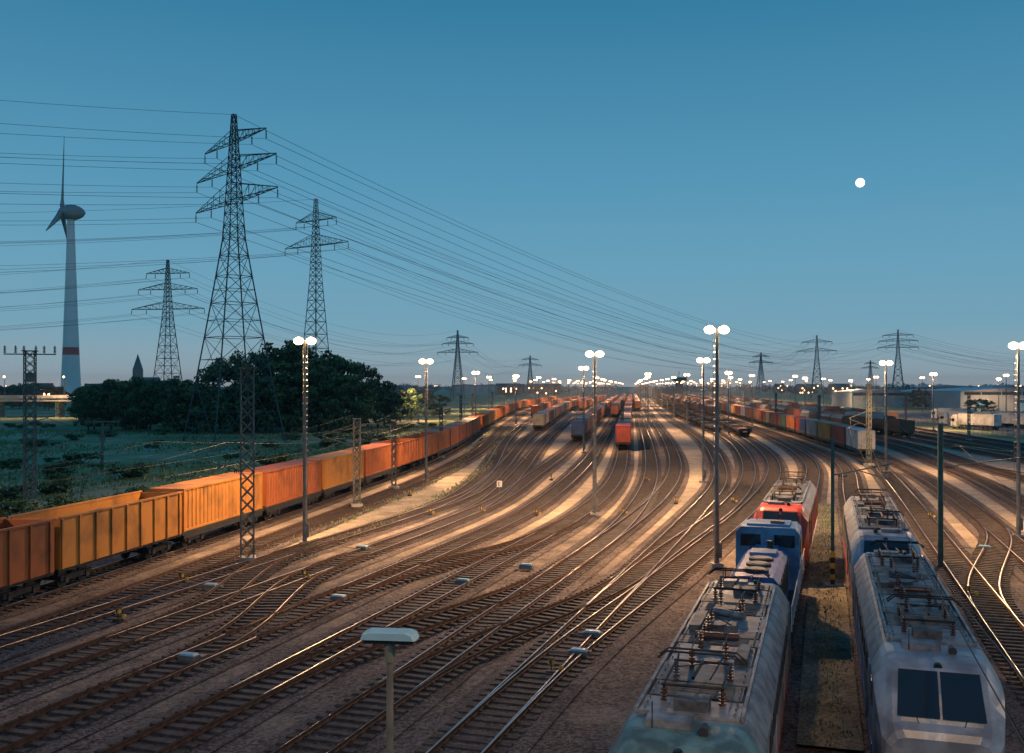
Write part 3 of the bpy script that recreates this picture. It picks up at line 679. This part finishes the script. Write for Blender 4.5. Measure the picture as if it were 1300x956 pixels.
# ------------------------------------------------------------------ catenary masts
def lattice_mast(px,py,h,wd=0.55,arms=(1,),side=-1,rz=0.25,cross=False):
    x,y=G(px,py); b=MB(); n=int(h/0.75)
    a=wd/2; c=a*0.6
    for j in range(4):
        s1=[(-1,-1),(1,-1),(1,1),(-1,1)][j]; b.box((s1[0]*(a+c)/2,s1[1]*(a+c)/2*0.9,h/2),(0.09,0.09,h),0)
    for i in range(n):
        z0,z1=h*i/n,h*(i+1)/n; q=(a+c)/2
        for sy in(-1,1):
            s=1 if i%2 else -1
            b.beam((-s*q,sy*q*.9,z0),(s*q,sy*q*.9,z1),0.035,0); b.beam((sy*q,-s*q*.9,z0),(sy*q,s*q*.9,z1),0.035,0)
            b.beam((s*q,sy*q*.9,z0),(-s*q,sy*q*.9,z1),0.035,0)
    b.box((0,0,0.15),(1.0,1.0,0.5),2); b.box((0,0,h),(wd*1.1,wd*1.1,0.08),0)
    for zz in arms:
        L=3.0
        for q in range(4): b.cyl((side*(0.35+q*.12),0,zz),(side*(0.41+q*.12),0,zz),0.1,n=8,mi=1)
        b.cyl((side*.3,0,zz),(side*L,0,zz+0.9),0.035,n=6,mi=0); b.cyl((side*.3,0,zz+1.9),(side*L,0,zz+1.0),0.03,n=6,mi=0)
        b.cyl((side*1.4,0,zz+.35),(side*(L+.3),0,zz-0.35),0.025,n=5,mi=0)
    if cross:
        b.cyl((-2.2,0,h-.3),(2.2,0,h-.3),0.06,n=6,mi=0)
        for xx in(-2.1,-1.2,-.5,.5,1.2,2.1):
            for q in range(5): b.cyl((xx,0,h-.2+q*.13),(xx,0,h-.13+q*.13),0.12,n=8,mi=1)
            b.beam((xx,0,h-.2),(xx,0,h+.5),0.04,1)
        b.box((0.1,-.35,h-2.4),(.8,.4,.8),0)
    return b.obj('catenary_mast',['mastst','insul','concrete'],(x,y,0),rz)
M['mastst']=mat('mast_steel',(0.13,0.14,0.13),0.6,0.3,var=0.3,scale=2)
lattice_mast(314,715,11.9,0.95,(5.6,),-1,0.25,False); lattice_mast(38,640,14.0,1.1,(5.6,7.5),1,0.25,True)
lattice_mast(453,645,7.9,0.7,(5.5,),-1); lattice_mast(500,622,7.2,0.5,(5.5,),-1)
lattice_mast(560,582,8,0.5,(5.5,),1); lattice_mast(1103,592,11,0.6,(5.5,),-1); lattice_mast(790,560,8,.5,(5.5,),-1)
for px,py in((585,560),(600,548),(625,533),(640,524),(1040,560),(985,545),(945,530),(1230,560),(1150,540)): lattice_mast(px,py,9,.45,(5.5,),random.choice([-1,1]))
def h_mast(px,py,h,striped=False,side=-1,arm=3.2,wd=.26):
    x,y=G(px,py); b=MB(); z0=0
    if striped:
        for i in range(6): b.box((0,0,0.25+i*.3),(wd+.08,wd+.08,.3),3 if i%2 else 4)
        z0=1.9
        b.box((0,0,0.0),(.9,.9,.3),2)
    for sx in(-1,1): b.box((sx*wd/2,0,(h+z0)/2),(.03,wd*.9,h-z0),0)
    b.box((0,0,(h+z0)/2),(wd-.03,.03,h-z0-.01),0)
    for q in range(4): b.cyl((side*(0.3+q*.12),0,6.0),(side*(0.36+q*.12),0,6.0),0.1,n=8,mi=1)
    b.cyl((0,0,6),(side*arm,0,6.7),0.04,n=6,mi=0); b.cyl((0,0,7.4),(side*arm,0,6.9),0.03,n=6,mi=0); b.cyl((side*1.3,0,6.3),(side*(arm+.3),0,5.7),0.03,n=5,mi=0)
    return b.obj('catenary_mast',['greenst','insul','concrete','yellow','black'],(x,y,0),-0.3)
M['greenst']=mat('green_steel',(0.08,0.14,0.13),0.55,0.2,var=0.25,scale=2)
h_mast(1194,722,8.6,False,1,4.6); h_mast(1057,745,8.0,True,1,3.0,.15)
def catenary(key,zc=5.8,span=55,ymax=500):
    R=PATH[key]; b=MB(); n=int(min(len(R)-2,s_at_y(R,ymax))); c=[];m=[]
    for s in range(0,n,5):
        p,_=smp(R,s); t=(s%span)/span; c.append((p[0],p[1],zc)); zm=zc+1.5-4*1.1*t*(1-t); m.append((p[0],p[1],zm))
    b.tube(c,0.014,3,0); b.tube(m,0.014,3,0)
    for i in range(0,len(c),2): b.beam(c[i],m[i],0.007,0)
    b.obj('overhead_wire',['wire'])
for k in('A','B','A0','R','R1'): catenary(k)
x,y=G(130,588); b=MB(); b.cyl((0,0,0),(0,0,5.8),0.2,0.14,8,0); b.box((0,0,5.8),(4.6,.16,.2),0)
for xx in(-2.1,-1.1,1.1,2.1): b.cyl((xx,0,5.2),(xx,0,5.7),.09,n=8,mi=1)
b.box((0,-.2,3.6),(.7,.4,.9),0); b.obj('switch_post',['mastst','insul'],(x,y,0),0.3)
# ------------------------------------------------------------------ street lamp in front of the bridge
b=MB(); b.cyl((0,0,0),(0,0,7.55),0.06,0.045,12,0)
vs=[];prof=[(-.36,.0),(-.33,.07),(-.25,.10),(.25,.10),(.33,.07),(.36,0)]
for (yy,sc) in((-.14,.9),(-.11,1),(.11,1),(.14,.9)):
    for xx,zz in prof: vs.append((xx*sc,yy,7.6+zz*sc))
fs=[(a*6+i,a*6+i+1,(a+1)*6+i+1,(a+1)*6+i) for a in range(3) for i in range(5)]+[(5,4,3,2,1,0),(18,19,20,21,22,23)]
b.add(vs,fs,1); b.box((0,0,7.575),(.64,.22,.045),2); b.cyl((0,0,7.3),(0,0,7.56),0.07,n=12,mi=0)
b.obj('street_lamp',['mastst','lampcap','glass'],((495-650)/F*12.5,12.5,0),-0.12)
# ------------------------------------------------------------------ small trackside things
def small(px,py,kind):
    x,y=G(px,py); b=MB(); rz=-0.3+random.uniform(-.1,.1); k=.75
    if kind=='pm':   # point machine
        b.box((0,0,.2),(.75,.42,.26),0); b.box((0,0,.36),(.68,.36,.07),1,0,.85); b.cyl((-.37,0,.18),(-1.3,0,.18),.03,n=6,mi=0); b.box((.2,.5,.1),(.3,.3,.2),0)
        o=b.obj('point_machine',['galv','lampcap'],(x,y,0),rz)
    elif kind=='lan': # switch lantern with yellow / black weight
        b.box((0,0,.12),(.5,.4,.22),1); b.cyl((0,0,.2),(0,0,.6),.035,n=6,mi=1); b.box((0,0,.68),(.28,.24,.26),0); b.box((0,0,.83),(.32,.28,.05),1); b.box((0,-.13,.68),(.1,.02,.2),1)
        b.cyl((.1,0,.3),(.5,0,.4),.03,n=6,mi=1); b.cyl((.48,-.05,.4),(.48,.05,.4),.13,n=12,mi=0)
        o=b.obj('switch_lantern',['yellow','black'],(x,y,0),rz); o.scale=(k,k,k)
    else:
        b.cyl((0,0,0),(0,0,1.5),.035,n=6,mi=0); b.box((0,-.03,1.35),(.5,.03,.6),1)
        if kind=='E':
            b.box((-.11,-.055,1.35),(.05,.015,.4),2)
            for q in(-.17,0,.17): b.box((0.01,-.055,1.35+q),(.18,.015,.05),2)
        else:
            for q in(-.17,0,.17): b.box((-0.01,-.055,1.35+q),(.18,.015,.05),2)
            b.box((.1,-.055,1.35),(.05,.015,.4),2)
        b.obj('track_sign',['galv','white','black'],(x,y,0),0.1)
for a in [(230,742,'lan'),(268,750,'pm'),(176,712,'3'),(634,632,'E'),(610,652,'lan'),(680,656,'lan'),(668,724,'pm'),(735,836,'pm'),(700,857,'lan'),(588,744,'pm'),(385,738,'lan'),(460,700,'pm'),(790,655,'lan'),(545,655,'lan'),(520,630,'lan'),(752,812,'pm'),(430,765,'pm'),(150,790,'lan'),(858,640,'lan'),(930,640,'lan'),(1250,700,'pm'),(1180,660,'lan'),(700,610,'lan'),(665,585,'lan'),(980,640,'lan'),(820,612,'lan'),(240,842,'pm'),(1230,760,'lan')]: small(*a)
# ------------------------------------------------------------------ trees
def leaves(centers,radii,per,size,seed,flat=0.75):
    r=np.random.default_rng(seed); V=[];Fc=[];Mi=[]; n=0
    for c,rad in zip(centers,radii):
        k=int(per*(rad**1.5)); d=r.normal(size=(k,3)); d/=np.linalg.norm(d,axis=1)[:,None]
        rr=rad*(0.45+0.6*r.random(k))[:,None]; p=np.array(c)+d*rr*np.array([1,1,flat])
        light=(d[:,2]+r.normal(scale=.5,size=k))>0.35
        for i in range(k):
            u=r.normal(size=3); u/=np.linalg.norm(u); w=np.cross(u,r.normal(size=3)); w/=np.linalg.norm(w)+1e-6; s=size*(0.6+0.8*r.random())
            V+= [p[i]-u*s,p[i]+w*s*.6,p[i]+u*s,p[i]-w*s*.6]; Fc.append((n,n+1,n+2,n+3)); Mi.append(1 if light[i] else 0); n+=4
    return V,Fc,Mi
def tree_mesh(seed,h=16,cr=6.0,per=50,size=0.36):
    rd=random.Random(seed); b=MB()
    b.cyl((0,0,-.2),(.2,0,h*.3),.36,.26,8,2); b.cyl((.2,0,h*.3),(.1,.2,h*.75),.26,.08,7,2)
    cs=[];rs=[]
    for i in range(32):
        t=rd.random(); z=h*(0.14+0.80*t); prof=math.sin(math.pi*min(1,max(.12,(t*0.82+0.18))))**0.7
        a=rd.random()*6.283; q=cr*prof*(0.3+0.8*rd.random()); c=(q*math.cos(a),q*math.sin(a),z); cs.append(c); rs.append(rd.uniform(.8,2.1)*h/16)
        if i%2==0: b.cyl((.15,0,max(h*.12,z-2.5)),(c[0]*.9,c[1]*.9,c[2]),.11,.03,5,2,False)
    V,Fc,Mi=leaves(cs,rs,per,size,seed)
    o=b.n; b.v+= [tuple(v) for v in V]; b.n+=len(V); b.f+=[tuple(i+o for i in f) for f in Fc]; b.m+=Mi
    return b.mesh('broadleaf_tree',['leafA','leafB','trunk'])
TM=[tree_mesh(s,16,5.5+.4*s) for s in range(5)]
SM=[]
for s in range(3):
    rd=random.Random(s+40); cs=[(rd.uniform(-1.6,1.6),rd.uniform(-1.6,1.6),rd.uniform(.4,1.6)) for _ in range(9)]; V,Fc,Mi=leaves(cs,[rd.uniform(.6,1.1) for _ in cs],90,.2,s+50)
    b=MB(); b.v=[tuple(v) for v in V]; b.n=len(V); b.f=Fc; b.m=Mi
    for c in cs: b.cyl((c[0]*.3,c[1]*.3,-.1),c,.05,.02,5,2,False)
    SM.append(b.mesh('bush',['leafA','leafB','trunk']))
def tree(px,d,top):
    h=H+(490-top)*d/F; s=h/16.5; w=s*random.uniform(.9,1.25) if s>0.6 else s*1.5
    inst('broadleaf_tree',random.choice(TM),((px-650)/F*d,d,0),random.uniform(0,6.28),(w,w,s))
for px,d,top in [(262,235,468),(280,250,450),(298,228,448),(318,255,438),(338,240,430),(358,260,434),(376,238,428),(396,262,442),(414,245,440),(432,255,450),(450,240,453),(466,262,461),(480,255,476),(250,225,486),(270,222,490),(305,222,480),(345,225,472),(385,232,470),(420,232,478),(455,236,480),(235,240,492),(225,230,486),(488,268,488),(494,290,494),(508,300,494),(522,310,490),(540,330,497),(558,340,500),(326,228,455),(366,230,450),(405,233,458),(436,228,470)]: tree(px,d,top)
for i in range(24):
    px=112+i*5.6+random.uniform(-3,3); tree(px,random.uniform(235,300),random.uniform(474,492))
for i in range(16): tree(random.uniform(100,140),random.uniform(300,340),random.uniform(488,494))
for i in range(14): tree(random.uniform(-60,100),random.uniform(430,520),random.uniform(484,490))
for px,d,top in [(1232,400,506),(1246,395,505),(1258,398,508),(1165,480,492),(1175,470,494),(1150,500,495),(1135,520,494),(1120,560,494)]: tree(px,d,top)
Aw=offset(PATH['A'],-14)
for i in range(110):
    y=random.uniform(75,290); j=int(s_at_y(Aw,y)); x=Aw[j][0]-random.random()**1.5*120
    s=random.uniform(.3,.9); inst('bush',random.choice(SM),(x,y,-.1),random.uniform(0,6.28),(s*1.4,s*1.4,s))
def tufts(name,pts,size,mats,seed):
    r=np.random.default_rng(seed); V=[];Fc=[];Mi=[];n=0
    for (x,y) in pts:
        mi=int(r.random()*len(mats))
        for q in range(3):
            a=r.random()*6.28; s=size*(.5+r.random()); dx,dy=math.cos(a)*s*.25,math.sin(a)*s*.25; lx,ly=r.normal(scale=s*.3,size=2); ox,oy=r.normal(scale=s*.3,size=2)
            V+=[(x+ox-dx,y+oy-dy,-.06),(x+ox+dx,y+oy+dy,-.06),(x+ox+lx,y+oy+ly,s)]; Fc.append((n,n+1,n+2)); Mi.append(mi); n+=3
    b=MB(); b.v=V; b.n=n; b.f=Fc; b.m=Mi; return b.obj(name,mats)
M['grassA']=mat('grass_green',(0.17,0.24,0.10),0.9,var=0.3,scale=.1,spec=.1,coord='World'); M['grassB']=mat('grass_dry',(0.40,0.36,0.23),0.9,var=0.3,scale=.1,spec=.1,coord='World'); M['grassC']=mat('grass_dark',(0.09,0.14,0.07),0.9,var=0.3,scale=.1,spec=.1,coord='World')
pts=[]
for i in range(26000):
    y=65+200*random.random()**1.2; j=int(s_at_y(Aoff,y)); x=Aoff[j][0]-0.5-random.random()**1.4*150
    if math.sin(x*.11+math.sin(y*.07)*2)+math.sin(y*.13+x*.03)+random.uniform(-.8,.8)>-.4: pts.append((x,y))
tufts('meadow_grass',pts,0.3,['grassA','grassB','grassC','grassA'],3)
pts=[]
for i in range(2600):
    p,h=smp(FPt,random.uniform(0,len(FPt)-2)); o=random.choice([-1,1])*random.uniform(1.2,2.6); pts.append((p[0]+o,p[1]+random.uniform(-1,1)))
tufts('trackside_weeds',pts,0.22,['grassA','grassB'],5)
WK=build_path(near(0.2,[955,860,780,720,680,640]),False); pts=[]
for i in range(1500):
    p,h=smp(WK,random.uniform(0,len(WK)-2)); o=random.gauss(0,.45); pts.append((p[0]+o,p[1]))
o=tufts('walkway_moss',pts,0.05,['grassA','grassC'],6); o.location.z=0.2
r=np.random.default_rng(11); cs=[];rs=[]
for i in range(520):
    if i%2: x=r.uniform(-1700,-80); d=r.uniform(850,1400)
    else: x=r.uniform(330,1500); d=r.uniform(800,1400)
    cs.append((x,d,r.uniform(2,8))); rs.append(r.uniform(4,8))
for i in range(160): cs.append((r.uniform(-400,900),r.uniform(1700,2300),r.uniform(3,9))); rs.append(r.uniform(7,12))
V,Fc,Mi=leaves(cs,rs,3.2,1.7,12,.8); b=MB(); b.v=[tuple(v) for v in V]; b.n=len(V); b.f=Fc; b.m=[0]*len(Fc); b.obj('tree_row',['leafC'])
# ------------------------------------------------------------------ buildings on the right
def hall(name,x0,y0,wx,wy,h,rz=0.0,doors=6):
    b=MB(); rf=1.6
    b.box((0,0,h/2),(wx,wy,h),0)
    nb=max(2,int(wx/40))
    for i in range(nb):
        xa=-wx/2-.4+i*(wx+.8)/nb; xb=xa+(wx+.8)/nb; xm=(xa+xb)/2
        vs=[(xa,-wy/2-.5,h+.02),(xm,-wy/2-.5,h+rf),(xb,-wy/2-.5,h+.02),(xa,wy/2+.5,h+.02),(xm,wy/2+.5,h+rf),(xb,wy/2+.5,h+.02)]
        b.add(vs,[(0,1,4,3),(1,2,5,4)],1); b.add(vs,[(0,2,1),(3,4,5)],0)
        for q in range(4):
            t=-wy/2+wy*(q+.5)/4; b.box((xm,t,h+rf+.1),(3,wy/10,.35),3)
    for i in range(doors):
        xx=-wx/2+wx*(i+.5)/doors; b.box((xx,-wy/2-.06,2.3),(4.2,.12,4.6),2); b.box((xx,-wy/2-1.0,5.0),(5.4,2,.2),1)
    b.box((0,-wy/2-.05,h-1.0),(wx*.98,.1,1.2),3)
    k=int(wx/8)
    for i in range(k+1): b.box((-wx/2+wx*i/k,-wy/2-.1,h/2),(.25,.2,h),2)
    return b.obj(name,['hallwall','roofwhite','lampcap','glass'],(x0,y0,0),rz)
hall('warehouse',272,450,150,70,8.6,-.12,9)
hall('storage_hall',205,520,60,50,7.6,-.12,4); hall('industrial_hall',-30,1500,120,60,12,0,6); hall('industrial_hall',420,900,110,50,10,-.1,5)
x=(862-650)/F*1000; b=MB(); b.box((0,0,8),(7,7,16),0); b.box((0,0,17.5),(13,11,3),1); b.box((0,0,19.3),(14.5,12,.6),0); b.cyl((0,0,19.6),(0,0,26),.3,n=6,mi=2); b.box((-16,2,4),(22,10,8),0); b.obj('control_tower',['slate','glass','galv'],(x,1000,0))
def lorry(name,x,y,rz):
    b=MB()
    b.box((0,3.0,1.9),(2.45,2.2,2.5),0,0,.93); b.box((0,4.08,2.25),(2.1,.08,.9),2); b.box((0,4.12,1.0),(2.3,.1,.6),3)
    for sx in(-1,1): b.box((sx*1.2,3.3,2.3),(.06,.9,.7),2); b.box((sx*1.4,4.0,2.3),(.15,.15,.5),3)
    b.box((0,3.0,3.35),(2.1,1.7,.45),0,0,.8)
    b.box((0,-3.7,2.55),(2.5,10.6,2.7),0); b.box((0,-3.7,1.12),(2.2,10.2,.16),3)
    for yy in(3.2,.6,-5.2,-6.5,-7.8):
        for sx in(-1,1): b.cyl((sx*.9,yy,.5),(sx*1.22,yy,.5),.5,n=16,mi=3)
    b.box((0,-1.5,.9),(.9,9,.2),3)
    return b.obj(name,['lorrypaint','hallwall','glass','black'],(x,y,0),rz)
M['lorrypaint']=paint('lorry_paint',(0.50,0.50,0.49))
for px,py,rz in((1214,541,.9),(1228,545,.4),(1266,540,.3),(1276,543,.2),(1290,541,.25),(1200,534,.6),(1305,540,.2)):
    x,y=G(px,py); lorry('lorry',x,y,rz)
b=MB()
for i in range(90):
    y=150+i*3; x=80+y*153/F; b.box((x,y,1),(.08,.08,2.0),0)
    b.beam((x,y,1.95),(x+3*153/F,y+3,1.95),.025,0); b.beam((x,y,1.0),(x+3*153/F,y+3,1.0),.02,0); b.beam((x,y,.15),(x+3*153/F,y+3,.15),.02,0)
b.obj('wire_fence',['galv'])
# ------------------------------------------------------------------ left background: viaduct, church, houses
b=MB(); xa,ya,xb,yb=-420,300,-148,345; n=14; rz=math.atan2(yb-ya,xb-xa); Ln=math.hypot(xb-xa,yb-ya)
b.box((0,0,6.1),(Ln,11,1.2),0); b.box((0,-5.6,7.1),(Ln,.25,1.0),1); b.box((0,5.6,7.1),(Ln,.25,1.0),1)
for i in range(n):
    xx=-Ln/2+Ln*(i+.5)/n
    for yy in(-3,3): b.cyl((xx,yy,0),(xx,yy,5.5),.8,n=12,mi=0)
    b.cyl((xx,5.4,7),(xx,5.4,14),.1,n=6,mi=2); b.ball((xx,4.9,14),.32,3,8,6)
vo=b.obj('road_viaduct',['concrete','concrete','galv','lampfar'],((xa+xb)/2,(ya+yb)/2,0),rz)
for q in(60,95,130):
    o=add_light(vo,13.2,16000,.3,-8); o.location.x=q
x=(175-650)/F*1150; b=MB(); b.box((0,0,15),(9,9,30),0); b.cyl((0,0,30),(0,0,48),6.2,.2,8,1); b.box((14,0,7),(22,12,14),0)
b.add([(3,-6.5,14.02),(25.5,-6.5,14.02),(25.5,6.5,14.02),(3,6.5,14.02),(3,0,21),(25.5,0,21)],[(0,1,5,4),(2,3,4,5),(1,2,5),(3,0,4)],1)
for zz in(10,22): b.box((0,-4.55,zz),(1.6,.1,4),2)
b.obj('church',['brick','slate','glass'],(x,1150,0))
def house(x,y,wx,wy,h,rz):
    b=MB(); b.box((0,0,h/2),(wx,wy,h),0)
    b.add([(-wx/2-.4,-wy/2-.5,h-.1),(wx/2+.4,-wy/2-.5,h-.1),(wx/2+.4,wy/2+.5,h-.1),(-wx/2-.4,wy/2+.5,h-.1),(-wx/2-.4,0,h+wy*.4),(wx/2+.4,0,h+wy*.4)],[(0,1,5,4),(2,3,4,5),(1,2,5),(3,0,4)],1)
    for fl in range(int(h/3)):
        for i in range(int(wx/3)): b.box((-wx/2+1.5+i*3,-wy/2-.04,1.6+fl*3),(1.2,.08,1.3),3 if random.random()<.2 else 2)
    return b.obj('house',['brick','slate','glass','lampfar'],(x,y,0),rz)
for i in range(14): house(random.uniform(-640,-330),random.uniform(640,900),random.uniform(12,22),10,random.choice([6,9]),random.uniform(-.3,.3))
for i in range(10): house(random.uniform(-60,60)+ (0 if i%2 else 420),random.uniform(1150,1500),random.uniform(14,30),12,9,random.uniform(-.3,.3))
lt=MB(); lt.cyl((0,0,0),(0,0,9),.12,.08,6,0); lt.cyl((0,0,9),(1.4,0,9.2),.06,n=5,mi=0); lt.box((1.5,0,9.2),(.8,.3,.14),0); lt.ball((1.5,0,9.05),.3,1,8,6,.6); ltm=lt.mesh('street_lamp',['galv','lampfar'])
for i in range(46):
    inst('street_lamp',ltm,(random.uniform(-620,-60),random.uniform(500,1100),0),random.uniform(0,6.28),1.2)
for i in range(30): inst('street_lamp',ltm,(random.uniform(180,520),random.uniform(450,1100),0),random.uniform(0,6.28),1.2)
# ------------------------------------------------------------------ evening haze low over the yard
hm=bpy.data.materials.new('haze'); hm.use_nodes=True; nt=hm.node_tree; nt.nodes.clear(); oo=nt.nodes.new('ShaderNodeOutputMaterial'); vs_=nt.nodes.new('ShaderNodeVolumeScatter')
vs_.inputs['Density'].default_value=0.00022; vs_.inputs['Color'].default_value=(1,.98,.96,1); vs_.inputs['Anisotropy'].default_value=0.4; nt.links.new(vs_.outputs[0],oo.inputs['Volume']); M['haze']=hm
b=MB(); b.box((200,1330,14),(2400,2400,40),0); b.obj('haze',['haze'])
